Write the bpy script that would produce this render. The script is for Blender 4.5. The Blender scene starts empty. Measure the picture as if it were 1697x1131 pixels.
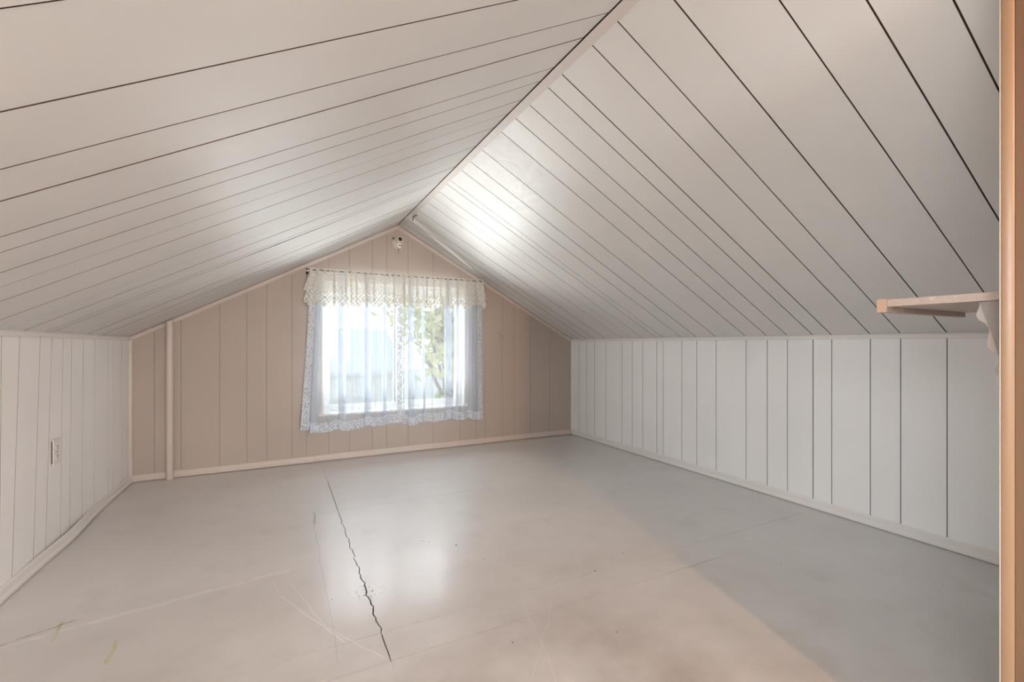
import bpy, bmesh, math, random
from mathutils import Vector, Matrix
random.seed(7)
C = bpy.context.scene.collection
SC = bpy.context.scene

# ---------------------------------------------------------------- camera
F_PX, W_PX = 751.0, 1697.0
EYE = 0.948
cd = bpy.data.cameras.new('camera'); cam = bpy.data.objects.new('camera', cd); C.objects.link(cam)
cd.sensor_width = 36.0; cd.lens = 36.0 * F_PX / W_PX; cd.shift_y = 5.5 / W_PX
cd.clip_start = 0.02; cd.clip_end = 200
cam.location = (0, 0, EYE); cam.rotation_euler = (math.radians(90), 0, math.radians(-27.2))
SC.camera = cam

# ---------------------------------------------------------------- room numbers (metres)
XL, XR, D = -0.911, 2.747, 3.962          # left wall, right wall, far gable wall
XC, KZ, RZ = 0.918, 1.000, 1.986          # ridge x, knee wall height, ridge height
M = (RZ - KZ) / (XC - XL)
YB = -4.40                                # gable behind the camera
WX0, WX1, WZ0, WZ1 = 0.31, 1.545, 0.385, 1.47   # window opening in the far gable
PX, PY = 1.313, 0.369                     # free end of the partition at the right
def slope_z(x): return KZ + M * (x - XL) if x < XC else KZ + M * (XR - x)

# ---------------------------------------------------------------- light
SKY, LAMP, BACK_FILL, ROOF_FILL, OUT_FILL, LOW_FILL = 1.7, 78.0, 110.0, 42.0, 90.0, 345.0
w = bpy.data.worlds.new('sky'); SC.world = w; w.use_nodes = True
nt = w.node_tree; nt.nodes.clear()
wo = nt.nodes.new('ShaderNodeOutputWorld'); bg = nt.nodes.new('ShaderNodeBackground')
tc = nt.nodes.new('ShaderNodeTexCoord'); sp = nt.nodes.new('ShaderNodeSeparateXYZ'); rp = nt.nodes.new('ShaderNodeValToRGB')
nt.links.new(tc.outputs['Generated'], sp.inputs[0]); nt.links.new(sp.outputs['Z'], rp.inputs[0])
rp.color_ramp.elements[0].position = 0.0; rp.color_ramp.elements[0].color = (0.95, 0.97, 1.0, 1)
rp.color_ramp.elements[1].position = 0.9; rp.color_ramp.elements[1].color = (0.62, 0.78, 1.0, 1)
nt.links.new(rp.outputs[0], bg.inputs['Color']); bg.inputs['Strength'].default_value = SKY
nt.links.new(bg.outputs[0], wo.inputs['Surface'])

def area(name, loc, rot, sx, sy, energy, color, portal=False):
    l = bpy.data.lights.new(name, 'AREA'); l.shape = 'RECTANGLE'; l.size = sx; l.size_y = sy
    l.energy = energy; l.color = color
    if portal: l.cycles.is_portal = True
    o = bpy.data.objects.new(name, l); C.objects.link(o); o.location = loc; o.rotation_euler = rot
    return o
area('window_portal', ((WX0+WX1)/2, D+0.17, (WZ0+WZ1)/2), (math.radians(-90), 0, 0), WX1-WX0, WZ1-WZ0, 1, (1, 1, 1), True)
# fill lamp added in the rear gable, at a made-up window
area('rear_fill', (XC, YB+0.02, 1.02), (math.radians(90), 0, 0), 1.5, 1.0, BACK_FILL, (0.86, 0.94, 1.0))

# added fill lamp on the left slope, brightening the right side
area('roof_fill', (-0.40, -0.35, 1.0 + 0.539*0.511 - 0.02), (0, math.radians(-28.3), 0), 0.75, 0.80, ROOF_FILL, (0.90, 0.96, 1.0))
# added lamp above the window outside, boosting skylight into the room
area('high_window_fill', ((WX0+WX1)/2, D+1.3, 2.15), (math.radians(-52), 0, 0), 2.0, 1.2, OUT_FILL, (0.90, 0.95, 1.0))
# added lamp below the sill outside, boosting ground bounce onto the ceiling
area('low_window_fill', ((WX0+WX1)/2, D+1.5, -0.45), (math.radians(-122), 0, 0), 2.2, 1.0, LOW_FILL, (0.97, 0.97, 0.95))
SC.view_settings.view_transform = 'Standard'; SC.view_settings.look = 'None'
SC.view_settings.gamma = 1.0; SC.view_settings.use_curve_mapping = False
SC.view_settings.exposure = 0.30
SC.cycles.max_bounces = 10; SC.cycles.transparent_max_bounces = 24
SC.cycles.sample_clamp_indirect = 6.0
SC.cycles.caustics_reflective = False; SC.cycles.caustics_refractive = False

# ---------------------------------------------------------------- node helpers
class G:
    def __init__(s, name):
        s.m = bpy.data.materials.new(name); s.m.use_nodes = True; s.t = s.m.node_tree; s.t.nodes.clear()
        s.out = s.n('ShaderNodeOutputMaterial'); s.p = s.n('ShaderNodeNewGeometry').outputs['Position']
    def n(s, typ, **kw):
        x = s.t.nodes.new(typ)
        for k, v in kw.items(): setattr(x, k, v)
        return x
    def l(s, a, b):
        if hasattr(a, 'is_output') or isinstance(a, bpy.types.NodeSocket): s.t.links.new(a, b)
        else: b.default_value = a
    def math(s, op, a, b=0.0, c=None, clamp=False):
        x = s.n('ShaderNodeMath', operation=op, use_clamp=clamp); s.l(a, x.inputs[0]); s.l(b, x.inputs[1])
        if c is not None: s.l(c, x.inputs[2])
        return x.outputs[0]
    def vm(s, op, a, b=(0, 0, 0)):
        x = s.n('ShaderNodeVectorMath', operation=op); s.l(a, x.inputs[0])
        if op == 'SCALE': s.l(b, x.inputs['Scale'])
        else: s.l(b, x.inputs[1])
        return x.outputs['Value'] if op in ('LENGTH', 'DOT_PRODUCT', 'DISTANCE') else x.outputs[0]
    def noise(s, scale, detail=3.0, vec=None, rough=0.5, col=False):
        x = s.n('ShaderNodeTexNoise'); x.inputs['Scale'].default_value = scale
        x.inputs['Detail'].default_value = detail; x.inputs['Roughness'].default_value = rough
        s.l(s.p if vec is None else vec, x.inputs['Vector'])
        return x.outputs['Color'] if col else x.outputs['Fac']
    def vec(s, scale):
        return s.vm('MULTIPLY', s.p, scale)
    def mix(s, f, a, b, bt='MIX'):
        x = s.n('ShaderNodeMix', data_type='RGBA', blend_type=bt)
        s.l(f, x.inputs[0])
        for v, i in ((a, 6), (b, 7)):
            if isinstance(v, tuple) and len(v) == 3: v = v + (1,)
            s.l(v, x.inputs[i])
        return x.outputs[2]
    def rng(s, v, a, b, c, d):
        x = s.n('ShaderNodeMapRange'); s.l(v, x.inputs[0])
        for i, q in enumerate((a, b, c, d)): x.inputs[i+1].default_value = q
        return x.outputs[0]
    def bump(s, h, strength, dist, normal=None):
        x = s.n('ShaderNodeBump'); x.inputs['Strength'].default_value = strength; x.inputs['Distance'].default_value = dist
        s.l(h, x.inputs['Height'])
        if normal is not None: s.l(normal, x.inputs['Normal'])
        return x.outputs[0]
    def bsdf(s, color, rough, normal=None, spec=0.5, coat=0.0, metal=0.0):
        b = s.n('ShaderNodeBsdfPrincipled')
        if isinstance(color, tuple) and len(color) == 3: color = color + (1,)
        s.l(color, b.inputs['Base Color']); s.l(rough, b.inputs['Roughness']); s.l(spec, b.inputs['Specular IOR Level'])
        s.l(metal, b.inputs['Metallic'])
        if coat: b.inputs['Coat Weight'].default_value = coat; b.inputs['Coat Roughness'].default_value = 0.16
        if normal is not None: s.l(normal, b.inputs['Normal'])
        return b.outputs[0]
    def done(s, sh): s.l(sh, s.out.inputs['Surface']); return s.m
    def seg(s, a, b, width, wob=0.004, soft=0.5):
        # mask of a thin mark from a to b (floor x, y), wobbling with noise
        ax, ay = a; bx, by = b; L = math.hypot(bx-ax, by-ay); dx, dy = (bx-ax)/L, (by-ay)/L
        pos = s.vm('ADD', s.p, s.vm('SCALE', s.vm('SUBTRACT', s.noise(9.0, 4, col=True), (0.5, 0.5, 0.5)), wob*8))
        rel = s.vm('SUBTRACT', pos, (ax, ay, 0))
        u = s.vm('DOT_PRODUCT', rel, (dx, dy, 0)); v = s.math('ABSOLUTE', s.vm('DOT_PRODUCT', rel, (-dy, dx, 0)))
        side = s.rng(v, width*soft, width, 1, 0)
        end = s.math('MULTIPLY', s.rng(u, 0, 0.03, 0, 1), s.rng(u, L-0.03, L, 1, 0))
        return s.math('MULTIPLY', side, end)

def paint(name, col, rough=0.42, peel=0.25, vary=0.04, spec=0.5, stretch=(1, 1, 1), rr=0.05):
    g = G(name)
    pv = g.vec(stretch)
    big = g.noise(1.7, 3); fine = g.noise(230, 2, pv); mid = g.noise(34, 4, pv)
    rnd = g.n('ShaderNodeObjectInfo').outputs['Random']
    dark = tuple(c*(1-vary*2.2) for c in col); lite = tuple(min(1, c*(1+vary)) for c in col)
    c = g.mix(g.rng(big, 0.3, 0.7, 0, 1), dark, lite)
    c = g.mix(g.rng(rnd, 0, 1, 0, 0.6), c, g.mix(0.5, c, lite))
    smudge = g.rng(g.noise(4.5, 5, rough=0.6), 0.66, 0.78, 0, 0.16)
    c = g.mix(smudge, c, tuple(q*0.72 for q in col))
    r = g.math('ADD', g.rng(mid, 0.3, 0.7, rough-0.05, rough+0.05), g.math('MULTIPLY', rnd, rr))
    h = g.math('ADD', g.math('MULTIPLY', fine, 0.4), mid)
    n = g.bump(h, peel, 0.0012)
    n = g.bump(g.noise(3.2, 2), 0.5, 0.006, n)
    return g.done(g.bsdf(c, r, n, spec))

def simple(name, col, rough=0.5, spec=0.5, metal=0.0, bump=0.1, scale=60):
    g = G(name)
    f = g.noise(scale, 3)
    c = g.mix(g.rng(f, 0.35, 0.65, 0, 1), tuple(q*0.9 for q in col), col)
    return g.done(g.bsdf(c, rough, g.bump(f, bump, 0.001), spec, metal=metal))

MT = {}
MT['ceiling'] = paint('ceiling_paint', (0.72, 0.705, 0.68), 0.39, 0.30, 0.03, 0.7, rr=0.06)
MT['ridge'] = paint('ridge_strip_paint', (0.64, 0.585, 0.545), 0.42, 0.25, 0.03, 0.5)
MT['wall'] = paint('knee_wall_paint', (0.90, 0.90, 0.892), 0.46, 0.2, 0.025, 0.4)
MT['gable'] = paint('gable_wall_paint', (0.47, 0.40, 0.345), 0.55, 0.2, 0.03, 0.3)
MT['trim'] = paint('trim_paint', (0.80, 0.775, 0.745), 0.35, 0.2, 0.03, 0.5)
MT['gable_trim'] = paint('gable_trim_paint', (0.60, 0.515, 0.455), 0.4, 0.2, 0.03, 0.5)
MT['groove'] = simple('groove_wood', (0.13, 0.08, 0.055), 0.8)
MT['groove_painted'] = simple('painted_groove', (0.30, 0.235, 0.195), 0.7)
MT['jamb'] = paint('jamb_paint', (0.175, 0.100, 0.056), 0.5, 0.2, 0.02, 0.3)
MT['jamb_edge'] = paint('jamb_edge_paint', (0.265, 0.165, 0.095), 0.35, 0.2, 0.02, 0.5)
MT['shelf'] = None
MT['bracket'] = paint('bracket_paint', (0.50, 0.43, 0.375), 0.4, 0.2, 0.03, 0.5)
MT['gusset'] = paint('gusset_shade_paint', (0.31, 0.275, 0.245), 0.5, 0.2, 0.03, 0.3)  # darker than the bracket: shade away from the window painted into the colour
MT['ivory'] = simple('ivory_plastic', (0.86, 0.84, 0.80), 0.3)
MT['beige_plastic'] = simple('painted_plate', (0.48, 0.39, 0.34), 0.4)
MT['dark'] = simple('dark_slot', (0.02, 0.018, 0.015), 0.6)
MT['rust'] = simple('rusted_steel', (0.055, 0.04, 0.03), 0.6, metal=0.4)
MT['porcelain'] = simple('white_porcelain', (0.82, 0.77, 0.70), 0.18)
MT['brass'] = simple('aged_brass', (0.35, 0.24, 0.10), 0.4, metal=0.8)
MT['rod'] = simple('rod_enamel', (0.72, 0.70, 0.66), 0.35)
MT['rod_dull'] = simple('dull_rod', (0.20, 0.20, 0.17), 0.5)
MT['vinyl'] = simple('window_vinyl', (0.78, 0.78, 0.76), 0.35)

def wood_paint():
    g = G('worn_shelf_paint')
    grain = g.noise(14, 5, g.vec((1, 6, 30)), 0.65)
    chip = g.rng(g.noise(26, 5, rough=0.7), 0.60, 0.64, 0, 1)
    c = g.mix(g.rng(grain, 0.35, 0.65, 0, 1), (0.42, 0.325, 0.27), (0.50, 0.40, 0.335))
    c = g.mix(g.math('MULTIPLY', chip, 0.7), c, (0.60, 0.53, 0.46))
    return g.done(g.bsdf(c, 0.45, g.bump(g.math('ADD', grain, chip), 0.5, 0.001)))
MT['shelf'] = wood_paint()
def raw_end():
    g = G('bare_end_grain')
    x = g.n('ShaderNodeTexWave', wave_type='RINGS'); x.inputs['Scale'].default_value = 55; x.inputs['Distortion'].default_value = 3
    g.l(g.p, x.inputs['Vector'])
    c = g.mix(x.outputs['Fac'], (0.42, 0.25, 0.17), (0.58, 0.40, 0.30))
    return g.done(g.bsdf(c, 0.7))
MT['end_grain'] = raw_end()

def floor_mat():
    g = G('floor_enamel')
    big = g.noise(1.1, 4, rough=0.55); mid = g.noise(6, 5, rough=0.6)
    grain = g.noise(10, 5, g.vec((1.2, 14, 1)), 0.6)
    c = g.mix(g.rng(big, 0.35, 0.65, 0, 1), (0.60, 0.582, 0.562), (0.66, 0.643, 0.622))
    c = g.mix(g.rng(mid, 0.55, 0.75, 0, 0.35), c, (0.50, 0.465, 0.43))
    # browned wear by the doorway, darkened further to offset excess light there
    fs = g.n('ShaderNodeSeparateXYZ'); g.l(g.p, fs.inputs[0])
    near = g.math('MULTIPLY', g.rng(fs.outputs[1], 0.9, 2.2, 1, 0), g.rng(fs.outputs[0], 0.8, 2.4, 1, 0))
    wear_dim = g.math('MULTIPLY', near, g.rng(g.noise(3.5, 6, rough=0.55), 0.20, 0.70, 0.45, 1))
    c = g.mix(g.math('MULTIPLY', wear_dim, 1.0), c, (0.23, 0.185, 0.15))
    # whitish rubbed line, yellow-green scuffs, dark marks
    marks = [((-0.80, 1.99), (0.10, 2.13), 0.013, (0.80, 0.78, 0.76), 0.38),
             ((-0.66, 2.09), (-0.645, 1.95), 0.007, (0.36, 0.39, 0.14), 0.85),
             ((-0.467, 1.885), (-0.452, 1.73), 0.008, (0.40, 0.43, 0.15), 0.85),
             ((-0.84, 1.985), (-0.60, 2.075), 0.007, (0.22, 0.19, 0.16), 0.6),
             ((-0.03, 2.08), (0.0, 1.92), 0.0022, (0.74, 0.72, 0.70), 0.35), ((0.0, 1.93), (0.19, 1.51), 0.0025, (0.76, 0.74, 0.72), 0.45),
             ((0.035, 2.03), (0.14, 1.63), 0.0022, (0.74, 0.72, 0.70), 0.35), ((0.14, 1.63), (0.29, 1.38), 0.0022, (0.74, 0.72, 0.70), 0.35),
             ((0.163, 2.78), (0.155, 1.40), 0.0022, (0.30, 0.28, 0.26), 0.4), ((0.173, 2.80), (0.17, 2.58), 0.004, (0.20, 0.18, 0.17), 0.8),
             ((0.81, 1.50), (0.68, 1.02), 0.0018, (0.66, 0.62, 0.58), 0.22), ((0.90, 1.42), (0.62, 1.10), 0.0018, (0.66, 0.62, 0.58), 0.2)]
    hh = None
    for a, b, wd, colr, st in marks:
        mk = g.math('MULTIPLY', g.seg(a, b, wd), st)
        if wd > 0.006: mk = g.math('MULTIPLY', mk, g.rng(g.noise(22, 4), 0.36, 0.6, 0.15, 1))
        c = g.mix(mk, c, colr)
    # small chips clustered on the lengthwise crack, and specks
    v = g.n('ShaderNodeTexVoronoi'); v.inputs['Scale'].default_value = 9.0; g.l(g.p, v.inputs['Vector'])
    speck = g.math('MULTIPLY', g.rng(v.outputs['Distance'], 0.012, 0.03, 1, 0), g.rng(g.noise(2.4, 2), 0.5, 0.56, 0, 1))
    c = g.mix(speck, c, (0.10, 0.085, 0.075))
    for hx, hy, hr in ((0.743, 2.022, 0.0062), (1.174, 1.526, 0.0048), (1.39, 1.60, 0.0035), (0.80, 1.83, 0.003), (1.32, 1.585, 0.003), (0.66, 1.28, 0.0035), (0.175, 1.80, 0.003), (1.93, 1.21, 0.003), (0.615, 2.14, 0.0045), (0.64, 2.11, 0.004), (2.1, 1.9, 0.003), (0.99, 1.17, 0.003)):
        c = g.mix(g.rng(g.vm('DISTANCE', g.vm('MULTIPLY', g.p, (1, 1, 0)), (hx, hy, 0)), hr*0.7, hr, 1, 0), c, (0.03, 0.025, 0.02))
    cl = g.rng(g.vm('DISTANCE', g.p, (0.30, 1.80, 0)), 0.02, 0.075, 1, 0)
    chips = g.math('MULTIPLY', cl, g.rng(g.noise(70, 3, g.vec((1, 0.8, 1))), 0.57, 0.6, 0, 1))
    c = g.mix(g.math('MULTIPLY', chips, 0.9), c, (0.13, 0.11, 0.10))
    r = g.math('ADD', g.rng(mid, 0.3, 0.7, 0.30, 0.36), g.math('MULTIPLY', wear_dim, 0.15))
    # dried runs of thick paint beside the crack
    runs_at = g.rng(g.vm('DISTANCE', g.vm('MULTIPLY', g.p, (1.6, 0.6, 0)), (0.20, 1.29, 0)), 0.06, 0.24, 1, 0)
    runs = g.math('MULTIPLY', runs_at, g.noise(48, 3, g.vec((0.6, 1.6, 1))))
    h = g.math('ADD', g.math('MULTIPLY', grain, 0.35), g.math('ADD', g.math('MULTIPLY', g.noise(22, 3), 0.6), g.math('MULTIPLY', runs, 2.2)))
    n = g.bump(h, 0.22, 0.004)
    n = g.bump(g.noise(2.6, 3), 0.35, 0.012, n)
    return g.done(g.bsdf(c, r, n, 0.5, coat=0.35))
MT['floor'] = floor_mat()

# ---------------------------------------------------------------- mesh helpers
def link(name, verts, faces, mat, parent=None, smooth=False, uvs=None):
    me = bpy.data.meshes.new(name); me.from_pydata([tuple(v) for v in verts], [], faces); me.update()
    if uvs is not None:
        ul = me.uv_layers.new(name='uv')
        for lp in me.loops: ul.data[lp.index].uv = uvs[lp.vertex_index]
    bm = bmesh.new(); bm.from_mesh(me)
    if uvs is None: bmesh.ops.recalc_face_normals(bm, faces=bm.faces)
    bm.to_mesh(me); bm.free()
    if smooth: me.polygons.foreach_set('use_smooth', [True]*len(me.polygons))
    me.materials.append(mat)
    if name == 'plank':
        me.materials.append(MT['groove'] if mat is MT['ceiling'] else MT['groove_painted'])
        nf = Vector(FACE_N[0])
        for p in me.polygons:
            if abs(p.normal.dot(nf)) < 0.5: p.material_index = 1
    o = bpy.data.objects.new(name, me); C.objects.link(o)
    if parent is not None: o.parent = parent; o.matrix_parent_inverse = parent.matrix_basis.inverted()
    return o
FACE_N = [(0, 0, 1)]
def extr(pts, vec):
    n = len(pts); v = [Vector(p) for p in pts] + [Vector(p)+Vector(vec) for p in pts]
    f = [list(range(n))[::-1], list(range(n, 2*n))] + [[i, (i+1) % n, n+(i+1) % n, n+i] for i in range(n)]
    return v, f
def prism(name, pts, vec, mat, parent=None): v, f = extr(pts, vec); return link(name, v, f, mat, parent)
def boxg(a, b):
    return extr([(a[0], a[1], a[2]), (b[0], a[1], a[2]), (b[0], b[1], a[2]), (a[0], b[1], a[2])], (0, 0, b[2]-a[2]))
def box(name, a, b, mat, parent=None): v, f = boxg(a, b); return link(name, v, f, mat, parent)
def join(parts):
    V, Fs = [], []
    for v, f in parts:
        k = len(V); V += list(v); Fs += [[i+k for i in q] for q in f]
    return V, Fs
def bevel(o, wdt=0.002, seg=2):
    m = o.modifiers.new('bevel', 'BEVEL'); m.width = wdt; m.segments = seg; m.limit_method = 'ANGLE'; m.angle_limit = math.radians(40); return o
def lathe(profile, origin, axis, n=28):
    # profile: list of (radius, distance along axis)
    ax = Vector(axis).normalized(); u = ax.orthogonal().normalized(); w_ = ax.cross(u); o = Vector(origin)
    V, Fs = [], []
    for r, h in profile:
        for i in range(n):
            a = 2*math.pi*i/n; V.append(o + ax*h + (u*math.cos(a) + w_*math.sin(a))*r)
    for k in range(len(profile)-1):
        for i in range(n):
            j = (i+1) % n; Fs.append([k*n+i, k*n+j, (k+1)*n+j, (k+1)*n+i])
    Fs.append([i for i in range(n)][::-1]); Fs.append([(len(profile)-1)*n+i for i in range(n)])
    return V, Fs
def tube(pts, r, n=10):
    V, Fs = [], []
    P = [Vector(p) for p in pts]
    for k, p in enumerate(P):
        d = (P[min(k+1, len(P)-1)] - P[max(k-1, 0)]).normalized(); u = d.cross(Vector((0.3, 0.2, 0.93))).normalized(); w_ = d.cross(u)
        for i in range(n):
            a = 2*math.pi*i/n; V.append(p + (u*math.cos(a) + w_*math.sin(a))*r)
    for k in range(len(P)-1):
        for i in range(n):
            j = (i+1) % n; Fs.append([k*n+i, k*n+j, (k+1)*n+j, (k+1)*n+i])
    Fs.append(list(range(n))[::-1]); Fs.append([(len(P)-1)*n+i for i in range(n)])
    return V, Fs
def struct(o): o['kind'] = 'structure'; return o
def empty(name, loc):
    o = bpy.data.objects.new(name, None); C.objects.link(o); o.location = loc; o.empty_display_size = 0.1; return o
def tag(o, label, cat, group=None):
    o['label'] = label; o['category'] = cat
    if group: o['group'] = group
    return o

# ---------------------------------------------------------------- grooved panelling: seam positions along the room
base = [0.944, 1.120, 1.250, 1.436, 1.535, 1.684, 1.812, 1.959]
SEAMS = sorted([b+1.2225*k for k in (-3, -2, -1, 0) for b in base] + [2.189, 2.356, 2.496, 2.686, 2.754, 2.916, 3.043, 3.178, 3.404, 3.576, 3.705, 3.835])
SEAMS = [s_ for s_ in SEAMS if -0.9 < s_ < D-0.05]
GAP = 0.0042; TH = 0.008

# ceiling: two slopes of planks running from ridge to knee wall
NL = Vector((-M, 0, 1)).normalized(); NR = Vector((M, 0, 1)).normalized()
def slope_slab(side, y0, y1, off, th, e0=0.0, e1=0.0):
    nrm = NL if side < 0 else NR
    xk = XL if side < 0 else XR
    dx = (XC - xk)
    a = Vector((xk - 0.03*(1 if side < 0 else -1), 0, KZ - 0.03*M)) + nrm*off + Vector((dx*e0, 0, (RZ-KZ)*e0))
    b = Vector((XC, 0, RZ)) + nrm*off - Vector((dx*e1, 0, (RZ-KZ)*e1))
    return [(a.x, y0, a.z), (b.x, y0, b.z), (b.x, y1, b.z), (a.x, y1, a.z)], nrm*th
p1, v1 = slope_slab(-1, YB-0.1, D+0.16, TH, 0.05); p2, v2 = slope_slab(1, YB-0.1, D+0.16, TH, 0.05)
p1[0] = (XL-0.16, p1[0][1], p1[0][2]-0.13*M); p1[3] = (XL-0.16, p1[3][1], p1[3][2]-0.13*M)
p2[0] = (XR+0.16, p2[0][1], p2[0][2]-0.13*M); p2[3] = (XR+0.16, p2[3][1], p2[3][2]-0.13*M)
cap = [(XC-0.16, YB-0.1, slope_z(XC-0.16)+0.02), (XC, YB-0.1, RZ+0.012), (XC+0.16, YB-0.1, slope_z(XC+0.16)+0.02), (XC+0.16, YB-0.1, RZ+0.09), (XC-0.16, YB-0.1, RZ+0.09)]
v, f = join([extr(p1, v1), extr(p2, v2), extr(cap, (0, D+0.26-YB, 0))])
ceiling = struct(link('ceiling', v, f, MT['groove']))
def planks_slope(side):
    ys = [YB-0.02] + SEAMS + [D+0.01]
    for i in range(len(ys)-1):
        y0, y1 = ys[i] + GAP/2, ys[i+1] - GAP/2
        pts, vec = slope_slab(side, y0, y1, 0, TH-0.0005, 0, 0.0036 if side < 0 else 0.001)
        a, b = Vector(pts[0]), Vector(pts[1]); nrm = NL if side < 0 else NR
        n = 10; near, far = [], []
        w0 = random.uniform(-0.0012, 0.0012); w1 = random.uniform(-0.0012, 0.0012)
        for k in range(n+1):
            t = k/n; p = a.lerp(b, t)
            d0 = d1 = 0.0
            if side < 0 and abs(ys[i+1]-2.754) < 1e-4: d1 = -0.011*math.exp(-((t-0.53)/0.09)**2)   # sprung joint
            if side < 0 and abs(ys[i]-2.754) < 1e-4: d0 = 0.003*math.exp(-((t-0.53)/0.12)**2)
            near.append(p + Vector((0, y0-p.y+d0, 0)) + nrm*w0*0.5); far.append(p + Vector((0, y1-p.y+d1, 0)) + nrm*w1*0.5)
        # bottom face kept in strips so that the edges can wander
        V = [p for p in near] + [p for p in far] + [p+nrm*TH*0.9 for p in near] + [p+nrm*TH*0.9 for p in far]; m_ = n+1
        Fs = [[k, k+1, m_+k+1, m_+k] for k in range(n)] + [[2*m_+k, 3*m_+k, 3*m_+k+1, 2*m_+k+1] for k in range(n)]
        Fs += [[k, 2*m_+k, 2*m_+k+1, k+1] for k in range(n)] + [[m_+k, m_+k+1, 3*m_+k+1, 3*m_+k] for k in range(n)]
        Fs += [[0, m_, 3*m_, 2*m_], [n, 2*m_+n, 3*m_+n, m_+n]]
        FACE_N[0] = nrm; link('plank', V, Fs, MT['ceiling'], ceiling)
planks_slope(-1); planks_slope(1)

# floor: painted sheets with open, cracked joints
floor = struct(box('floor', (XL-0.16, YB-0.1, -0.10), (XR+0.16, D+0.16, -0.014), MT['groove']))
rx = [XL-0.01, 0.298, XR+0.01]; ry = [YB-0.02, -1.073, 0.150, 1.372, 1.519, 2.743, D+0.01]
def jag(x, seed): return 0.0032*math.sin(x*41+seed)+0.0022*math.sin(x*97+seed*2.3)+0.0016*math.sin(x*173+seed*5)
def gap_x(y): # width of the lengthwise joint
    if y < 1.37: return 0.0003
    if y < 3.35: return 0.0032 + 0.0022*math.exp(-((y-1.75)/0.25)**2)
    return 0.0006
def gap_y(x, row):
    if row == 1.372: return 0.0036 if 0.0 < x < 1.75 else 0.0004
    if row == 1.519: return 0.0030 if x < 1.15 and x > 0.0 else (0.0014 if 0 < x < 2.6 else 0.0004)
    if row == 2.743: return 0.0020 if 0.19 < x < 1.30 else 0.0003
    return 0.0003
def jy(x, row): return (0.9 if row == 1.519 and 0.3 < x < 1.2 else 0.25)*jag(x, row*7) if row in (1.372, 1.519, 2.743) else 0
for i in range(2):
    for j in range(6):
        x0, x1, y0, y1 = rx[i], rx[i+1], ry[j], ry[j+1]; P = []
        nx = int((x1-x0)/0.02)+1; ny = max(2, int((y1-y0)/0.015))
        for k in range(nx): x = x0+(x1-x0)*k/nx; P.append((x, y0+jy(x, y0)+(gap_y(x, y0)/2 if j else 0)))
        for k in range(ny):
            y = y0+(y1-y0)*k/ny; P.append((x1+((jag(y, 1)*(1 if 1.52 < y < 2.6 else 0.15)-gap_x(y)/2) if i == 0 else 0), y))
        for k in range(nx): x = x1-(x1-x0)*k/nx; P.append((x, y1+jy(x, y1)-(gap_y(x, y1)/2 if j < 5 else 0)))
        for k in range(ny):
            y = y1-(y1-y0)*k/ny; P.append((x0+((jag(y, 1)*(1 if 1.52 < y < 2.6 else 0.15)+gap_x(y)/2) if i == 1 else 0), y))
        prism('floor_sheet', [(x, y, -0.0135) for x, y in P], (0, 0, 0.0135), MT['floor'], floor)

# side knee walls
def knee(side):
    x = XL if side < 0 else XR; s_ = side
    wall = struct(box('wall_left' if side < 0 else 'wall_right', (min(x+s_*TH, x+s_*0.16), YB-0.1, -0.10), (max(x+s_*TH, x+s_*0.16), D+0.16, KZ-0.01), MT['groove_painted']))
    if side < 0: pairs = [(YB-0.02, YB-0.02), (-1.5, -1.5), (-0.4, -0.4), (0.5, 0.5), (1.1, 1.1), (1.75, 1.74), (2.05, 2.03), (2.348, 2.332), (2.482, 2.418), (2.655, 2.588), (2.765, 2.700), (2.884, 2.852), (2.986, 2.955), (3.133, 3.115), (3.30, 3.295), (3.519, 3.519), (3.619, 3.619), (3.78, 3.78), (D+0.01, D+0.01)]
    else: pairs = [(q, q) for q in [YB-0.02] + SEAMS + [D+0.01]]
    FACE_N[0] = (1, 0, 0)
    for k in range(len(pairs)-1):
        (t0, b0), (t1, b1) = pairs[k], pairs[k+1]; g_ = GAP/2*(0.75 if side < 0 else 0.85)
        if side > 0 and (abs(t0-1.535) < 1e-3): g0 = g_*1.5
        else: g0 = g_
        prism('plank', [(x, b0+g0, -0.003), (x, b1-g_, -0.003), (x, t1-g_, KZ), (x, t0+g0, KZ)], (s_*(TH-0.0005), 0, 0), MT['wall'], wall)
    return wall
wall_left = knee(-1); wall_right = knee(1)

# far gable wall with the window opening
GX = [XL-0.01, -0.776, -0.623, -0.39, -0.217, -0.085, 0.09, 0.194, 0.360, 0.519, 0.703, 0.824, 1.008, 1.237, 1.492, 1.655, 1.748, 1.928, 2.059, 2.244, 2.471, XR+0.01]
def gable_poly(x0, x1, y, z0=-0.003, top=0.0):
    pts = [(x0, y, z0), (x1, y, z0), (x1, y, slope_z(x1)+top)]
    if x0 < XC < x1: pts.append((XC, y, RZ+top))
    pts.append((x0, y, slope_z(x0)+top)); return pts
def cut_cols(x0, x1, y, vec, top=0.0):
    parts = []; xs = sorted({x0, x1} | {q for q in (WX0, WX1) if x0 < q < x1})
    for a, b in zip(xs, xs[1:]):
        if a >= WX0-1e-6 and b <= WX1+1e-6:
            parts.append(extr([(a, y, -0.003), (b, y, -0.003), (b, y, WZ0), (a, y, WZ0)], vec))
            parts.append(extr(gable_poly(a, b, y, WZ1, top), vec))
        else: parts.append(extr(gable_poly(a, b, y, -0.003, top), vec))
    return parts
v, f = join(cut_cols(XL-0.10, XR+0.10, D+TH, (0, 0.14, 0), 0.012))
wall_back = struct(link('wall_back', v, f, MT['groove_painted']))
FACE_N[0] = (0, 1, 0)
for a, b in zip(GX, GX[1:]):
    v, f = join(cut_cols(a+0.0009, b-0.0009, D, (0, TH-0.0005, 0), 0.004))
    link('plank', v, f, MT['gable'], wall_back)
# crack in the far wall panelling under the left curtain corner is part of the joint at x=0.194

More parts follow.
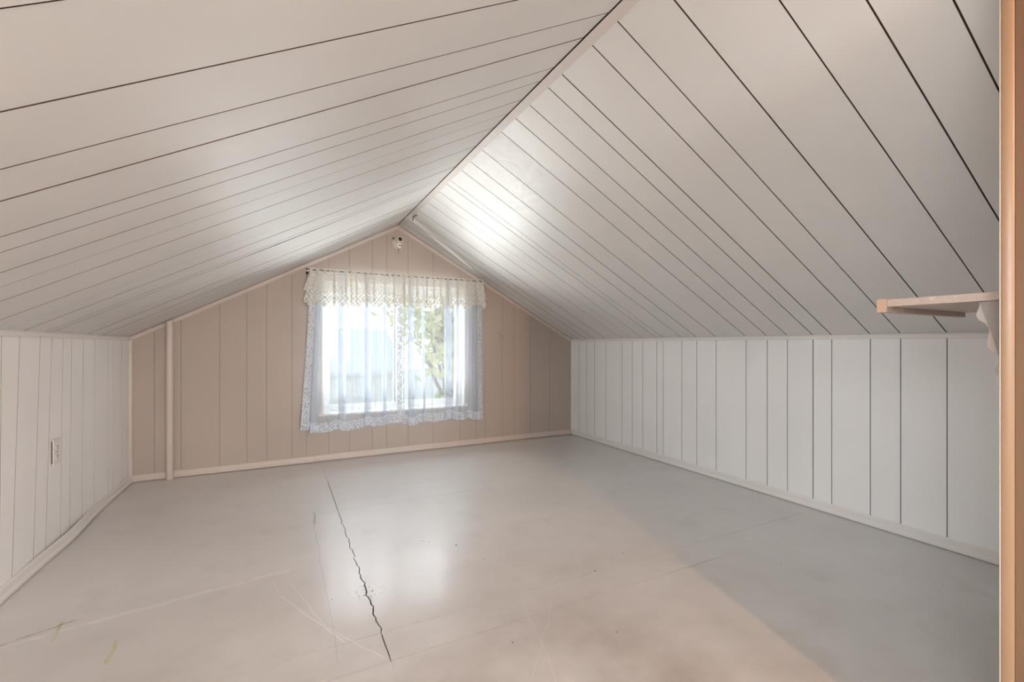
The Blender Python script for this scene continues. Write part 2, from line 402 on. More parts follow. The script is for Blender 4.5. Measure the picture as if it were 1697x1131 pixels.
# gable behind the camera, with a made-up window opening for the rear fill lamp
by = YB
parts = [extr(gable_poly(XL-0.1, XC-0.75, by, -0.05, 0.01), (0, -0.14, 0)), extr(gable_poly(XC+0.75, XR+0.1, by, -0.05, 0.01), (0, -0.14, 0)),
         boxg((XC-0.75, by-0.14, -0.05), (XC+0.75, by, 0.5)), extr(gable_poly(XC-0.75, XC+0.75, by, 1.54, 0.01), (0, -0.14, 0))]
v, f = join(parts); struct(link('wall_front', v, f, MT['gable']))
w2 = empty('added_window_2', (XC, by, 0.5)); struct(w2)
v, f = join([boxg((XC-0.75, by-0.05, 0.5), (XC-0.70, by-0.0, 1.54)), boxg((XC+0.70, by-0.05, 0.5), (XC+0.75, by-0.0, 1.54)), boxg((XC-0.70, by-0.05, 0.5), (XC+0.70, by-0.0, 0.55)), boxg((XC-0.70, by-0.05, 1.49), (XC+0.70, by-0.0, 1.54)), boxg((XC-0.02, by-0.05, 0.55), (XC+0.02, by-0.01, 1.49))])
link('window_frame', v, f, MT['vinyl'], w2)

# made-up roof window frame around the fill lamp, unseen behind the viewer
w3 = empty('added_window_3', (-0.40, -0.35, 1.275)); struct(w3)
fr_c = Vector((-0.40, -0.35, slope_z(-0.40))); ux = Vector((XC-XL, 0, RZ-KZ)).normalized(); inn = -NL
def rf(u0, u1, y0, y1): return extr([tuple(fr_c+ux*u0+Vector((0, y0, 0))), tuple(fr_c+ux*u1+Vector((0, y0, 0))), tuple(fr_c+ux*u1+Vector((0, y1, 0))), tuple(fr_c+ux*u0+Vector((0, y1, 0)))], inn*0.022)
v, f = join([rf(-0.43, -0.38, -0.46, 0.46), rf(0.38, 0.43, -0.46, 0.46), rf(-0.38, 0.38, -0.46, -0.41), rf(-0.38, 0.38, 0.41, 0.46)])
link('window_frame', v, f, MT['vinyl'], w3)

# partition stub at the right, whose free end is the doorway jamb beside the camera
pz = lambda x: slope_z(x)
pp = [(PX+0.012, PY-0.11, -0.003), (XR+0.01, PY-0.11, -0.003), (XR+0.01, PY-0.11, pz(XR)), (PX+0.012, PY-0.11, pz(PX+0.012))]
wall_part = struct(prism('wall_doorway', pp, (0, 0.098, 0), MT['wall']))
jamb_top = pz(PX)
door = empty('door_1', (PX, PY-0.06, 0)); struct(door)
prism('jamb_board', [(PX+0.0045, PY-0.125, -0.002), (PX+0.016, PY-0.125, -0.002), (PX+0.016, PY-0.0215, -0.002), (PX+0.0045, PY-0.0215, -0.002)], (0, 0, jamb_top), MT['jamb'], door)
# moulded casing: rounded nose at the room side, bead, then flat towards the jamb
prof = []
for k in range(9):
    a = math.pi/2*k/8; prof.append((PX+0.004-0.004*math.sin(a), PY-0.0035+0.0035*math.cos(a)))
for k in range(1, 13):
    a = math.pi/2*k/12; prof.append((PX+0.0075*(1-math.cos(a)), PY-0.0035-0.0175*math.sin(a)))
prof += [(PX+0.0125, PY-0.0211), (PX+0.0125, PY-0.012), (PX+0.075, PY-0.012), (PX+0.075, PY-0.004), (PX+0.065, PY)]
V = [(x, y, -0.002) for x, y in prof]
box('nose_highlight', (PX-0.0005, PY-0.0014, -0.002), (PX+0.003, PY+0.0004, jamb_top-0.012), MT['bracket'], door)  # thin pale strip added as a painted highlight for the window-lit nose
cas = prism('casing', V, (0, 0, jamb_top-0.012), MT['jamb_edge'], door)

# ---------------------------------------------------------------- mouldings
def strip(name, a, b, prof2, U, Wd, mat, n=1, wob=None):
    # sweep profile (u, w) along a->b
    a, b, U, Wd = Vector(a), Vector(b), Vector(U), Vector(Wd); m_ = len(prof2); V, Fs = [], []
    for k in range(n+1):
        p = a.lerp(b, k/n)
        if wob: p = p + wob(k/n)
        for u, w_ in prof2: V.append(p + U*u + Wd*w_)
    for k in range(n):
        for i in range(m_):
            j = (i+1) % m_; Fs.append([k*m_+i, k*m_+j, (k+1)*m_+j, (k+1)*m_+i])
    Fs.append(list(range(m_))[::-1]); Fs.append([n*m_+i for i in range(m_)])
    return struct(link(name, V, Fs, mat))
BP = [(0, 0), (0.013, 0), (0.015, 0.004), (0.0145, 0.014), (0.010, 0.022), (0.0085, 0.046), (0.005, 0.053), (0, 0.053)]
BS = [(u, z*0.86) for u, z in BP]
strip('baseboard_right', (XR, PY-0.012, 0.002), (XR, D-0.001, 0.002), BP, (-1, 0, 0), (0, 0, 1), MT['trim'])
def wobL(t):
    y = YB+0.05+t*(D-YB-0.06)
    return Vector((0.012*math.exp(-((y-2.95)/0.22)**2)+0.006*math.sin(y*5)*0.5+0.002, 0, 0.004*math.exp(-((y-3.1)/0.2)**2)))
strip('baseboard_left', (XL, YB+0.05, 0.002), (XL, D-0.012, 0.002), BP, (1, 0, 0), (0, 0, 1), MT['trim'], 90, wobL)
strip('baseboard_back', (XL+0.012, D, 0.002), (0.253, D, 0.006), BS, (0, -1, 0), (0, 0, 1), MT['gable_trim'])
strip('baseboard_back', (0.256, D, 0.0085), (XR-0.014, D, 0.009), BS, (0, -1, 0), (0, 0, 1), MT['gable_trim'])
# top strips of the knee walls
TP = [(0, 0), (0.009, 0.0), (0.011, 0.003), (0.011, 0.017), (0.007, 0.024), (0, 0.028)]
strip('trim_1', (XR, PY-0.01, KZ-0.024), (XR, D, KZ-0.024), TP, (-1, 0, 0), (0, 0, 1), MT['trim'])
strip('trim_2', (XL, YB+0.05, KZ-0.024), (XL, D, KZ-0.024), TP, (1, 0, 0), (0, 0, 1), MT['trim'], 60, lambda t: Vector((0, 0, 0.0025*math.sin(t*17))))
# corner beads
strip('trim_3', (XL, D, 0.046), (XL, D, KZ), [(0, 0), (0.018, 0), (0.018, 0.008), (0.012, 0.015), (0, 0.017)], (1, 0, 0), (0, -1, 0), MT['gable_trim'])
strip('trim_4', (XR, D, 0.05), (XR, D, KZ), [(0, 0), (0.014, 0), (0.014, 0.008), (0.010, 0.016), (0, 0.018)], (-1, 0, 0), (0, -1, 0), MT['trim'])
# sloping strips along the gable under the ceiling
dl = Vector((XC-XL, 0, RZ-KZ)).normalized(); dr = Vector((XR-XC, 0, -(RZ-KZ))).normalized()
CP = [(0, 0), (0.012, 0), (0.015, 0.004), (0.012, 0.010), (0.012, 0.018), (0.006, 0.026), (0, 0.026)]
strip('trim_5', (XL, D, KZ-0.004), (XC-0.004, D, RZ-0.006), CP, (0, -1, 0), -NL, MT['gable_trim'])
strip('trim_6', (XC+0.002, D, RZ-0.006), (XR, D, KZ-0.004), CP, (0, -1, 0), -NR, MT['gable_trim'])
# flat strip along the ridge, lying on the right slope
rs = Vector((XC+0.0015, 0, RZ-0.0008)); q0 = rs; q1 = rs+dr*0.034
prism('trim_7', [(q0.x, YB, q0.z), (q1.x, YB, q1.z), (q1.x-NR.x*0.0045, YB, q1.z-NR.z*0.0045), (q0.x-NR.x*0.0045, YB, q0.z-NR.z*0.0045)], (0, D-YB, 0), MT['ridge'])
struct(bpy.data.objects['trim_7'])

# ---------------------------------------------------------------- window in the far gable
win = empty('window_1', ((WX0+WX1)/2, D, WZ0)); struct(win)
fy0, fy1 = D+0.055, D+0.125; t_ = 0.035
v, f = join([boxg((WX0, D+0.0, WZ0), (WX0+0.012, D+0.146, WZ1)), boxg((WX1-0.012, D, WZ0), (WX1, D+0.146, WZ1)), boxg((WX0+0.012, D, WZ1-0.012), (WX1-0.012, D+0.146, WZ1))])
link('reveal', v, f, MT['trim'], win)
bevel(box('window_sill', (WX0-0.03, D-0.022, WZ0-0.018), (WX1+0.03, D+0.146, WZ0+0.002), MT['trim'], win), 0.004)
v, f = join([boxg((WX0+0.012, fy0, WZ0+0.002), (WX1-0.012, fy1, WZ0+0.03)), boxg((WX0+0.012, fy0, WZ1-0.04), (WX1-0.012, fy1, WZ1-0.012)),
             boxg((WX0+0.012, fy0, WZ0+0.03), (WX0+0.036, fy1, WZ1-0.04)), boxg((WX1-0.036, fy0, WZ0+0.03), (WX1-0.012, fy1, WZ1-0.04))])
link('window_frame', v, f, MT['vinyl'], win)
g = G('window_glass'); mx = g.n('ShaderNodeMixShader'); tr = g.n('ShaderNodeBsdfTransparent'); gl = g.n('ShaderNodeBsdfGlossy')
tr.inputs[0].default_value = (0.95, 0.97, 0.96, 1); gl.inputs['Roughness'].default_value = 0.01
fr = g.n('ShaderNodeFresnel'); fr.inputs[0].default_value = 1.45; g.l(fr.outputs[0], mx.inputs[0]); g.l(tr.outputs[0], mx.inputs[1]); g.l(gl.outputs[0], mx.inputs[2])
MT['glass'] = g.done(mx.outputs[0])
for (a, b, yy) in ((WX0+0.036, 0.945, fy0+0.012), (0.905, WX1-0.036, fy0+0.040)):
    za, zb = WZ0+0.03, WZ1-0.04; s_ = 0.028
    v, f = join([boxg((a, yy, za), (b, yy+0.022, za+s_)), boxg((a, yy, zb-s_), (b, yy+0.022, zb)), boxg((a, yy, za+s_), (a+s_, yy+0.022, zb-s_)), boxg((b-s_, yy, za+s_), (b, yy+0.022, zb-s_))])
    sash = link('sash', v, f, MT['vinyl'], win)
    link('pane', [(a+s_, yy+0.011, za+s_), (b-s_, yy+0.011, za+s_), (b-s_, yy+0.011, zb-s_), (a+s_, yy+0.011, zb-s_)], [[0, 1, 2, 3]], MT['glass'], sash)

# ---------------------------------------------------------------- curtains
def sheer_mat(name, kind):
    g = G(name)
    uvn = g.n('ShaderNodeUVMap'); uv = uvn.outputs[0]
    sx = g.n('ShaderNodeSeparateXYZ'); g.l(uv, sx.inputs[0]); U, V_ = sx.outputs[0], sx.outputs[1]
    lw = g.n('ShaderNodeLayerWeight'); lw.inputs[0].default_value = 0.5
    face = lw.outputs['Facing']
    vo = g.n('ShaderNodeTexVoronoi'); vo.inputs['Scale'].default_value = 95 if kind != 'valance_lace' else 120
    g.l(uv, vo.inputs['Vector'])
    holes = g.rng(vo.outputs['Distance'], 0.30, 0.42, 0, 1)
    if kind == 'sheer': alpha = g.rng(face, 0.0, 0.85, 0.44, 0.86)
    elif kind == 'lace': alpha = g.math('SUBTRACT', 0.95, g.math('MULTIPLY', g.math('SUBTRACT', 1.0, holes), 0.75))
    elif kind == 'valance': alpha = g.rng(g.noise(60, 3, uv), 0.35, 0.65, 0.60, 0.84)
    else:
        # diamonds: lattice in uv (period 0.085 along, 0.085 up)
        pu, pv = 0.092, 0.11
        a = g.math('ADD', g.math('MULTIPLY', U, 1/pu), g.math('MULTIPLY', V_, 1/pv)); b = g.math('SUBTRACT', g.math('MULTIPLY', U, 1/pu), g.math('MULTIPLY', V_, 1/pv))
        da = g.math('ABSOLUTE', g.math('SUBTRACT', g.math('FRACT', g.math('ADD', a, 100.0)), 0.5)); db = g.math('ABSOLUTE', g.math('SUBTRACT', g.math('FRACT', g.math('ADD', b, 100.0)), 0.5))
        mn = g.math('MINIMUM', da, db)
        line = g.rng(mn, 0.04, 0.08, 1, 0)            # dense outline
        open_ = g.math('MULTIPLY', g.rng(mn, 0.08, 0.10, 0, 1), g.rng(mn, 0.15, 0.19, 1, 0))   # open ladder beside it
        fl = g.math('SUBTRACT', 0.88, g.math('MULTIPLY', g.math('SUBTRACT', 1.0, holes), 0.6))
        alpha = g.math('MAXIMUM', g.math('SUBTRACT', fl, g.math('MULTIPLY', open_, 0.85)), line)
    col = (0.66, 0.72, 0.79) if kind in ('sheer', 'lace') else (0.78, 0.76, 0.69)
    df = g.n('ShaderNodeBsdfDiffuse'); tl = g.n('ShaderNodeBsdfTranslucent'); tr = g.n('ShaderNodeBsdfTransparent')
    df.inputs[0].default_value = col+(1,); tl.inputs[0].default_value = tuple(c*0.96 for c in col)+(1,)
    m1 = g.n('ShaderNodeMixShader'); m1.inputs[0].default_value = 0.02 if kind in ('sheer', 'lace') else 0.035
    g.l(df.outputs[0], m1.inputs[1]); g.l(tl.outputs[0], m1.inputs[2])
    m2 = g.n('ShaderNodeMixShader'); g.l(alpha, m2.inputs[0]); g.l(tr.outputs[0], m2.inputs[1]); g.l(m1.outputs[0], m2.inputs[2])
    return g.done(m2.outputs[0])
for k in ('sheer', 'lace', 'valance', 'valance_lace'): MT[k] = sheer_mat(k+'_cloth', k)
MT['hem'] = simple('cotton_band', (0.84, 0.84, 0.80), 0.8)

ZT = 1.535
def plan_path(x0, x1, folds, amp, seed, step=0.006):
    """plan view of gathered cloth: straight runs, folded back on itself over each (a, b)"""
    key = [(x0, 0.0)]; y = 0.0
    for a, b in folds:
        key += [(b, 0.006), (b+0.004, -0.001), (a, -0.007), (a-0.004, -0.012), (b*0.5+a*0.5, -0.013)]
    key.append((x1, 0.0))
    pts = []; rnd = random.Random(seed); ph = rnd.uniform(0, 6)
    for (xa, ya), (xb, yb) in zip(key, key[1:]):
        n = max(2, int(abs(xb-xa)/step))
        for k in range(n):
            t = k/n; x = xa+(xb-xa)*t; pts.append((x, ya+(yb-ya)*t))
    pts.append(key[-1])
    s_ = 0; out = []
    for k, (x, y_) in enumerate(pts):
        if k: s_ += math.hypot(x-pts[k-1][0], y_-pts[k-1][1])
        env = min(1.0, (x-x0)/0.05+0.2, (x1-x)/0.05+0.2)
        out.append((x, y_ + amp*env*(math.sin(x*95+ph)+0.7*math.sin(x*163+ph*2)), s_))
    # smooth the turns
    for _ in range(2):
        out = [out[0]] + [((out[i-1][0]+2*out[i][0]+out[i+1][0])/4, (out[i-1][1]+2*out[i][1]+out[i+1][1])/4, out[i][2]) for i in range(1, len(out)-1)] + [out[-1]]
    return out
def cloth(name, path, y0, zfun, rows, mat, parent, xwarp, ywarp, skip=None, zlo=0.0, zhi=1.0):
    V, uvs, Fs = [], [], []
    m_ = len(path)
    for r in range(rows+1):
        t = zlo+(zhi-zlo)*r/rows          # 0 = top, 1 = bottom
        for (x, y_, s_) in path:
            zb = zfun(x, s_); z = ZT + (zb-ZT)*t
            V.append((xwarp(x, t), y0 + ywarp(x, y_, t), z)); uvs.append((s_, z))
    for r in range(rows):
        for i in range(m_-1):
            if skip and skip(r, i, path[i][2]): continue
            Fs.append([r*m_+i, r*m_+i+1, (r+1)*m_+i+1, (r+1)*m_+i])
    return link(name, V, Fs, mat, parent, True, uvs)
YCU = D-0.062
def panel(side, x0, x1, folds, seed, label):
    root = empty('sheer_curtain', ((x0+x1)/2, YCU, 0.25)); tag(root, label, 'curtain', 'sheer curtain panels at the window')
    path = plan_path(x0, x1, folds, 0.0035, seed)
    hem = lambda x, s_: 0.262 + 0.010*math.sin(x*9+seed) + 0.009*math.tanh(4*math.sin(s_*17+seed)) + 0.004*abs(math.sin(s_*75))
    def xw(x, t):
        flare = -0.045*(t**1.6)*max(0, (0.45-x)/0.3) if x < 0.45 else 0.010*t*max(0, (x-1.4)/0.3)
        flare += 0.030*max(0, (0.5-x)/0.33)*(1-t)
        return x + flare + 0.006*math.sin(t*4+x*9)*t
    def yw(x, y_, t): return y_*(0.35+0.95*min(1, t*2.5)) - 0.006*t
    n = len(path); slen = path[-1][2]
    tb = 1-0.075/1.27
    edge = [p for p in path if (p[2] < (0.055 if side < 0 else 0.018))]; edge2 = [p for p in path if (p[2] > slen-0.05)]
    mid = [p for p in path if p[2] >= edge[-1][2]-1e-6 and p[2] <= edge2[0][2]+1e-6]
    o = cloth('sheer_cloth', mid, YCU, hem, 26, MT['sheer'], root, xw, yw, zlo=0.0, zhi=tb)
    cloth('lace_border', mid, YCU, hem, 3, MT['lace'], root, xw, yw, zlo=tb, zhi=1.0)
    cloth('lace_border', edge, YCU, hem, 28, MT['lace'], root, xw, yw)
    cloth('lace_border', edge2, YCU, hem, 28, MT['lace'], root, xw, yw)
    return root
panel(-1, 0.190, 0.945, [(0.245, 0.290), (0.425, 0.478), (0.627, 0.680), (0.785, 0.812)], 1, 'sheer white curtain panel with lace edge over the left half of the window')
panel(1, 0.950, 1.684, [(0.990, 1.045), (1.120, 1.140), (1.325, 1.385), (1.43, 1.455), (1.545, 1.60), (1.63, 1.655)], 2, 'sheer bluish-white curtain panel with lace edge over the right half of the window')

# valance in front, gathered on its own rod
val = empty('lace_valance', (0.94, D-0.09, 1.25)); tag(val, 'short cream lace valance with diamond pattern and pointed lower edge across the window top', 'valance')
vf = [(0.385, 0.40), (0.475, 0.487), (0.515, 0.528), (0.555, 0.57), (0.635, 0.65), (0.695, 0.71), (0.86, 0.872), (0.938, 0.962), (0.995, 1.008), (1.055, 1.075), (1.145, 1.16), (1.205, 1.22), (1.265, 1.285), (1.335, 1.348), (1.43, 1.445), (1.52, 1.535), (1.60, 1.615)]
vp = plan_path(0.188, 1.70, vf, 0.005, 5, 0.004)
YV = D-0.092
def vbot(x, s_):
    ph = (s_/0.092) % 1.0; tri = abs(ph-0.5)*2        # 0 at the point, 1 between points
    return 1.236 + 0.030*(x-0.19)/1.5 + 0.048*tri + 0.006*abs(math.sin(s_*math.pi*2/0.092*3.0))
vx = lambda x, t: x - 0.022*t*max(0, (0.40-x)/0.2) + 0.020*t*max(0, (x-1.5)/0.2) + (0.028*max(0, (0.40-x)/0.21)*(1-t) if x < 0.4 else -0.012*max(0, (x-1.5)/0.2)*(1-t))
vy = lambda x, y_, t: y_*(0.6+0.7*t) - 0.006*t
def cloth_at(zt):
    global ZT; ZT = zt
ZT = 1.549
slot = lambda r, i, s_: r == 1 and ((s_/0.052 + 0.35*math.sin(s_*7)) % 1.0) < 0.52
cloth('header', vp, YV, lambda x, s_: 1.517, 3, MT['valance'], val, vx, lambda x, y_, t: y_*0.6, skip=slot)
ZT = 1.517
cloth('gathered_cloth', vp, YV, lambda x, s_: 1.37, 6, MT['valance'], val, vx, lambda x, y_, t: y_*(0.6+0.35*t))
ZT = 1.37
cloth('lace_edge', vp, YV, vbot, 10, MT['valance_lace'], val, lambda x, t: vx(x, 0.5+0.5*t), lambda x, y_, t: y_*(0.95+0.35*t)-0.004*t)
ZT = 1.535
# returns of the valance at both ends, hanging back to the wall
for xa, xb in ((0.205, 0.186), (1.695, 1.722)):
    pts = [(xa, YV, 1.54), (xa, D-0.012, 1.53), (xb, D-0.010, 1.30), (xb, YV-0.002, 1.275)]
    link('return', pts, [[0, 1, 2, 3]], MT['valance'], val, uvs=[(0, 1.54), (0.08, 1.54), (0.08, 1.29), (0, 1.28)])

# the rods
def rod(y, z, label, sag):
    r_ = empty('curtain_rod', (0.94, y, z)); tag(r_, label, 'curtain rod')
    v, f = tube([(0.20+1.50*k/12, y, z+sag*math.sin(math.pi*k/12)) for k in range(13)], 0.0045 if y > YV+0.02 else 0.0065, 10)
    link('rod', v, f, MT['rod'] if y > YV+0.02 else MT['rod_dull'], r_, True)
    for x in (0.20, 1.70):
        v, f = tube([(x, y, z), (x, y+0.01, z), (x, D-0.002, z)], 0.004, 8); link('bracket', v, f, MT['rod'], r_, True)
        box('screw_plate', (x-0.009, D-0.004, z-0.02), (x+0.009, D-0.0005, z+0.02), MT['rust'], r_)
rod(YCU-0.003, 1.528, 'thin white rod carrying the sheer curtains, nearest the wall', -0.002)
rod(YV+0.010, 1.533, 'dull grey rod carrying the lace valance, in front of the white rod', -0.003)

# ---------------------------------------------------------------- pipe
pr = empty('pipe', (-0.683, D-0.036, 0)); tag(pr, 'vertical painted pipe standing in front of the far wall, near its left corner', 'pipe')
pipe_top = slope_z(-0.683)-0.012
v, f = lathe([(0.0222, 0.0), (0.0222, pipe_top)], (-0.683, D-0.036, 0.0), (0, 0, 1), 32); link('pipe_body', v, f, MT['gable_trim'], pr, True)
for m_ in (bpy.data.objects['pipe_body'],):
    e = m_.modifiers.new('split', 'EDGE_SPLIT'); e.split_angle = math.radians(50)
v, f = lathe([(0.0222, 0), (0.027, 0.0005), (0.027, 0.004), (0.0222, 0.006)], (-0.683, D-0.036, 0.0), (0, 0, 1), 32); link('collar', v, f, MT['gable_trim'], pr)

# ---------------------------------------------------------------- electrical outlets
def outlet(origin, nrm, right, matp, matr, label, thick):
    N, R, U = Vector(nrm), Vector(right), Vector((0, 0, 1)); O = Vector(origin)
    root = empty('outlet', O); tag(root, label, 'outlet')
    def rect(cx, cz, w_, h_, d0, d1, name, mat, par, rnd=0.0):
        P = [O + R*(cx+sx*w_/2) + U*(cz+sz*h_/2) + N*d0 for sx, sz in ((-1, -1), (1, -1), (1, 1), (-1, 1))]
        o = prism(name, P, N*(d1-d0), mat, par)
        if rnd: bevel(o, rnd, 3)
        return o
    rect(0, 0, 0.062, 0.100, 0, thick-0.004, 'mounting_box', MT['groove'] if thick > 0.008 else matp, root)
    rect(0, 0, 0.072, 0.116, thick-0.004, thick, 'faceplate', matp, root, 0.002)
    for sz in (-1, 1):
        P = [O + R*(0.0165*math.cos(a)) + U*(sz*0.0205 + 0.0142*max(-0.82, min(0.82, math.sin(a)))) + N*(thick-0.001) for a in [2*math.pi*k/28 for k in range(28)]]
        rc = prism('receptacle', P, N*0.003, matr, root)
        for dx in (-0.006, 0.006): rect(dx, sz*0.0205+0.003, 0.0028, 0.009, thick+0.0015, thick+0.0026, 'slot', MT['dark'], rc)
        rect(0, sz*0.0205-0.0075, 0.005, 0.005, thick+0.0015, thick+0.0026, 'slot', MT['dark'], rc, 0.0008)
    v, f = lathe([(0.0032, 0), (0.0032, 0.0012), (0.002, 0.002)], O + N*(thick-0.0005), N, 14); link('screw', v, f, MT['rust'], root)
outlet((XL, 2.790, 0.458), (1, 0, 0), (0, 1, 0), MT['ivory'], MT['ivory'], 'white duplex outlet standing slightly off the left knee wall', 0.0095)
outlet((1.925, D, 1.010), (0, -1, 0), (1, 0, 0), MT['beige_plastic'], MT['beige_plastic'], 'beige duplex outlet on the far wall right of the curtained window', 0.007)

# ---------------------------------------------------------------- porcelain lamp socket on the far gable
sk = empty('lamp_socket', (0.915, D, 1.83)); tag(sk, 'empty porcelain lamp socket with pull chain high on the far wall under the ridge', 'light fixture')
SO = Vector((0.915, D, 1.832)); NY = Vector((0, -1, 0))
v, f = lathe([(0.054, 0.0), (0.054, 0.010), (0.049, 0.017), (0.036, 0.022), (0.029, 0.034)], SO, NY, 36)
bs = link('base', v, f, MT['gable_trim'], sk, True)
v, f = lathe([(0.029, 0.030), (0.026, 0.040), (0.0235, 0.058), (0.0245, 0.062), (0.0245, 0.070), (0.021, 0.072), (0.0185, 0.0715), (0.0180, 0.052), (0.001, 0.051)], SO+Vector((0.002, 0, 0.012)), (0.10, -1, 0.10), 32)
link('socket', v, f, MT['porcelain'], sk, True)
v, f = lathe([(0.0165, 0.052), (0.0165, 0.0668), (0.0145, 0.0668), (0.0145, 0.0525)], SO+Vector((0.002, 0, 0.012)), (0.10, -1, 0.10), 24); link('screw_shell', v, f, MT['rust'], sk)
v, f = lathe([(0.0042, 0.053), (0.0036, 0.0665)], SO+Vector((0.002, 0, 0.012)), (0.10, -1, 0.10), 12); link('contact', v, f, MT['brass'], sk)
# convenience receptacle lug on the lower side, with two dark blade slots
v, f = lathe([(0.026, 0.012), (0.024, 0.030), (0.021, 0.034), (0.001, 0.0345)], SO+Vector((0.010, 0, -0.026)), (0.12, -1, -0.10), 28)
lug = link('receptacle', v, f, MT['porcelain'], sk, True)
for dx in (-0.008, 0.012):
    v, f = lathe([(0.0052, 0.030), (0.0052, 0.0362), (0.001, 0.0366)], SO+Vector((0.010+dx, 0, -0.026)), (0.12, -1, -0.10), 12); link('slot', v, f, MT['dark'], lug)
v, f = lathe([(0.0065, 0.018), (0.0055, 0.032), (0.001, 0.033)], SO+Vector((-0.030, 0, 0.026)), (-0.35, -1, 0.2), 14); link('screw_hole', v, f, MT['dark'], sk)
v, f = tube([SO+Vector((0.004, -0.025, -0.045)), SO+Vector((0.004, -0.030, -0.055)), SO+Vector((0.003, -0.028, -0.075)), SO+Vector((0.004, -0.027, -0.105))], 0.0013, 6); link('pull_chain', v, f, MT['rust'], sk)

# ---------------------------------------------------------------- small bent hook by the ridge
hk = Vector((0.945, 3.52, slope_z(0.945)-0.001))
v, f = tube([hk+Vector((0.02, -0.01, 0.0)), hk+Vector((0.018, -0.01, -0.010)), hk+Vector((0.004, 0.0, -0.012)), hk+Vector((-0.004, 0.02, -0.018)), hk+Vector((-0.004, 0.03, -0.032)), hk+Vector((-0.001, 0.034, -0.043))], 0.0032, 8)
tag(link('ceiling_hook', v, f, MT['rust'], None, True), 'small dark bent hook on the right ceiling slope beside the ridge', 'hook')

# ---------------------------------------------------------------- shelf on the partition
SX0, SX1, SY0, SY1, SZ = 1.40, 1.872, PY-0.012, 0.600, 1.045
sh = empty('wall_shelf', ((SX0+SX1)/2, SY0, SZ)); tag(sh, 'short painted wooden wall shelf on a scrolled bracket behind the doorway jamb', 'shelf')
sb = bevel(box('shelf_board', (SX0, SY0, SZ), (SX1, SY1, SZ+0.019), MT['shelf'], sh), 0.0015)
lip = bevel(box('front_lip', (SX0-0.002, SY1, SZ-0.014), (SX1, SY1+0.022, SZ+0.021), MT['shelf'], sh), 0.0012)
box('end_grain', (SX0-0.0035, SY1+0.001, SZ-0.013), (SX0-0.0018, SY1+0.021, SZ+0.020), MT['end_grain'], lip)
bx_ = 1.420
scroll = [(0.430, 1.0445), (0.430, 1.035), (0.434, 1.0235), (0.436, 1.0155), (0.4325, 1.0045), (0.426, 0.999), (0.4205, 0.995), (0.4165, 0.989), (0.4145, 0.983), (0.4142, 0.976), (0.4155, 0.969), (0.4185, 0.957), (0.4188, 0.948), (0.4155, 0.937), (0.410, 0.931), (0.4045, 0.927), (0.4005, 0.919), (0.3990, 0.912), (0.4000, 0.903), (0.4035, 0.893), (0.4040, 0.884), (0.4000, 0.877), (0.392, 0.870), (0.380, 0.866), (SY0, 0.864), (SY0, 1.0445)]
bk = bevel(prism('scroll_bracket', [(bx_, y, z) for y, z in [(yy+(0.0022 if yy > SY0+0.001 else 0), zz) for yy, zz in scroll]], (0.016, 0, 0), MT['bracket'], sh), 0.0015)
prism('gusset', [(bx_-0.010, 0.4265, 1.0448), (bx_-0.010, 0.398, 0.924), (bx_-0.010, SY0, 0.90), (bx_-0.010, SY0, 1.0448)], (0.0098, 0, 0), MT['gusset'], bk)

# ---------------------------------------------------------------- lamp behind the camera that throws the warm light
LY = -1.25; LP = Vector((1.223+0.243*LY, LY, slope_z(1.223+0.243*LY)-0.002))
lf = empty('ceiling_lamp', LP); tag(lf, 'bare warm bulb in a porcelain holder on the ridge behind the viewer', 'lamp')
v, f = lathe([(0.055, 0.0), (0.055, 0.012), (0.040, 0.022), (0.024, 0.030), (0.022, 0.060)], LP, (0, 0, -1), 28); link('base', v, f, MT['porcelain'], lf, True)
g = G('glowing_bulb'); em = g.n('ShaderNodeEmission'); em.inputs[0].default_value = (1.0, 0.52, 0.26, 1); em.inputs[1].default_value = LAMP/ (4*math.pi*0.032**2*math.pi)*1.0
MT['bulb'] = g.done(em.outputs[0])
v, f = lathe([(0.012, 0.058), (0.016, 0.068), (0.026, 0.084), (0.032, 0.104), (0.030, 0.122), (0.021, 0.135), (0.008, 0.141), (0.0005, 0.142)], LP, (0, 0, -1), 20); link('bulb', v, f, MT['bulb'], lf, True)

# ---------------------------------------------------------------- outdoors, seen through the sheers
def foliage(name, c1, c2):
    g = G(name); f_ = g.noise(2.2, 4)
    c = g.mix(g.rng(f_, 0.35, 0.65, 0, 1), c1, c2)
    df = g.n('ShaderNodeBsdfDiffuse'); tl = g.n('ShaderNodeBsdfTranslucent'); g.l(c, df.inputs[0]); g.l(c, tl.inputs[0])
    m = g.n('ShaderNodeMixShader'); m.inputs[0].default_value = 0.4; g.l(df.outputs[0], m.inputs[1]); g.l(tl.outputs[0], m.inputs[2])
    return g.done(m.outputs[0])
MT['leaf_a'] = foliage('yellow_green_leaves', (0.62, 0.66, 0.36), (0.80, 0.78, 0.50))
MT['leaf_b'] = foliage('grey_green_leaves', (0.55, 0.62, 0.46), (0.72, 0.75, 0.60))
MT['grass'] = simple('dry_lawn', (0.72, 0.70, 0.60), 0.9, scale=2)
MT['bark'] = simple('bark', (0.35, 0.30, 0.25), 0.9)
MT['siding'] = simple('pale_siding', (0.88, 0.90, 0.92), 0.7, scale=4)
MT['roofing'] = simple('grey_roofing', (0.80, 0.82, 0.86), 0.8, scale=8)
GZ = -2.9
gnd = box('ground', (-40, D+0.5, GZ-0.3), (60, 70, GZ), MT['grass']); struct(gnd)
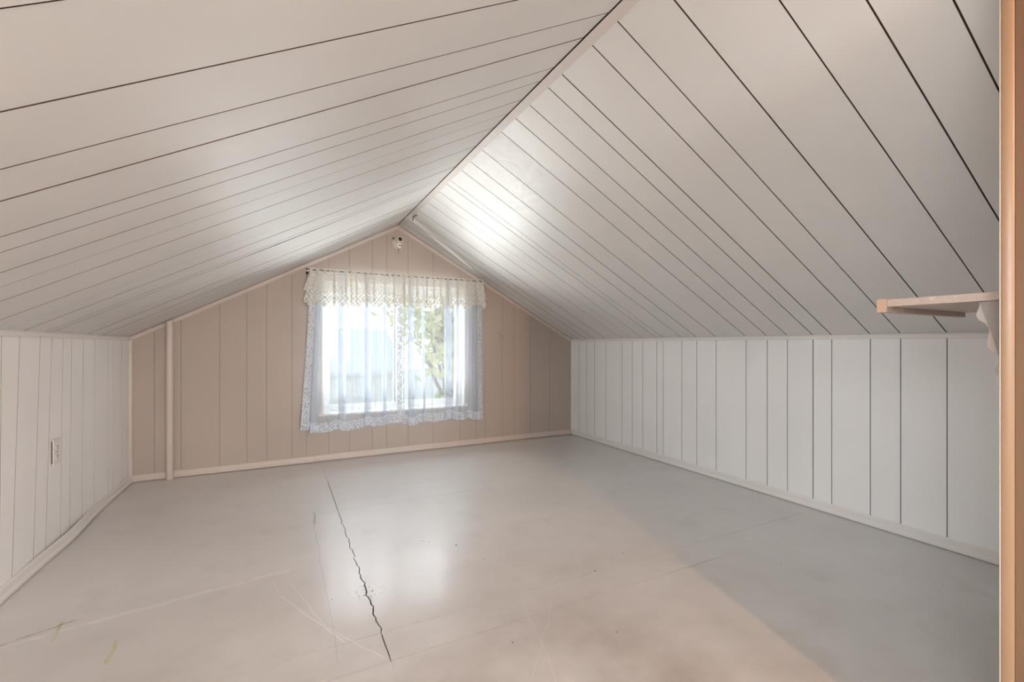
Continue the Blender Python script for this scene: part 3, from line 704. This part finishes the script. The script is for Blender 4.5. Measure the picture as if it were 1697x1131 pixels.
def tree(x, y, h, r, mat, seed, label, n=900):
    t = empty('tree', (x, y, GZ)); tag(t, label, 'tree')
    rn = random.Random(seed)
    parts = [tube([(x, y, GZ), (x+0.05, y, GZ+h*0.4), (x-0.05, y+0.05, GZ+h*0.85)], 0.12, 8)]
    for k in range(6):
        a = rn.uniform(0, 6.28); z = GZ+h*rn.uniform(0.35, 0.7)
        parts.append(tube([(x, y, z), (x+math.cos(a)*r*0.35, y+math.sin(a)*r*0.35, z+r*0.35), (x+math.cos(a)*r*0.7, y+math.sin(a)*r*0.7, z+r*0.8)], 0.04, 6))
    v, f = join(parts); link('trunk', v, f, MT['bark'], t)
    V, Fs = [], []; cl = [(rn.gauss(0, r*0.42), rn.gauss(0, r*0.42), rn.uniform(-0.45, 0.5)*h*0.75) for _ in range(26)]
    for k in range(n):
        cx, cy, cz = cl[k % 26]; p = Vector((x+cx+rn.gauss(0, r*0.2), y+cy+rn.gauss(0, r*0.2), GZ+h*0.58+cz+rn.gauss(0, r*0.2)))
        s_ = rn.uniform(0.10, 0.2); a = Vector((rn.gauss(0, 1), rn.gauss(0, 1), rn.gauss(0, 1))).normalized(); b = a.orthogonal().normalized()
        i = len(V); V += [p-a*s_, p+b*s_*0.5, p+a*s_, p-b*s_*0.5]; Fs.append([i, i+1, i+2, i+3])
    o = link('foliage', V, Fs, mat, t); o['kind'] = 'stuff'
tree(3.6, 10.5, 6.6, 1.5, MT['leaf_a'], 3, 'yellowish leafy tree outside, behind the right curtain panel', 1500)
tree(-0.6, 12.5, 6.0, 1.4, MT['leaf_b'], 4, 'pale grey-green tree outside, behind the left edge of the window')
tree(6.6, 14.0, 7.0, 1.8, MT['leaf_b'], 5, 'tall grey-green tree outside, farthest right behind the curtain', 1300)
bd = empty('neighbour_house', (1.5, 17, GZ)); tag(bd, 'pale blue house with grey roof outside, behind the left curtain panel', 'building')
box('walls', (-1.2, 15.5, GZ), (3.4, 20, GZ+2.9), MT['siding'], bd)
prism('roof', [(-1.5, 15.2, GZ+2.85), (3.7, 15.2, GZ+2.85), (3.7, 17.7, GZ+4.3), (-1.5, 17.7, GZ+4.3)], (0, 0, 0.12), MT['roofing'], bd)
for x in (-0.4, 1.6):
    wf = box('window', (x-0.06, 15.44, GZ+1.0), (x+0.96, 15.5, GZ+2.1), MT['vinyl'], bd)
    box('pane', (x, 15.42, GZ+1.06), (x+0.9, 15.44, GZ+2.04), MT['roofing'], wf)
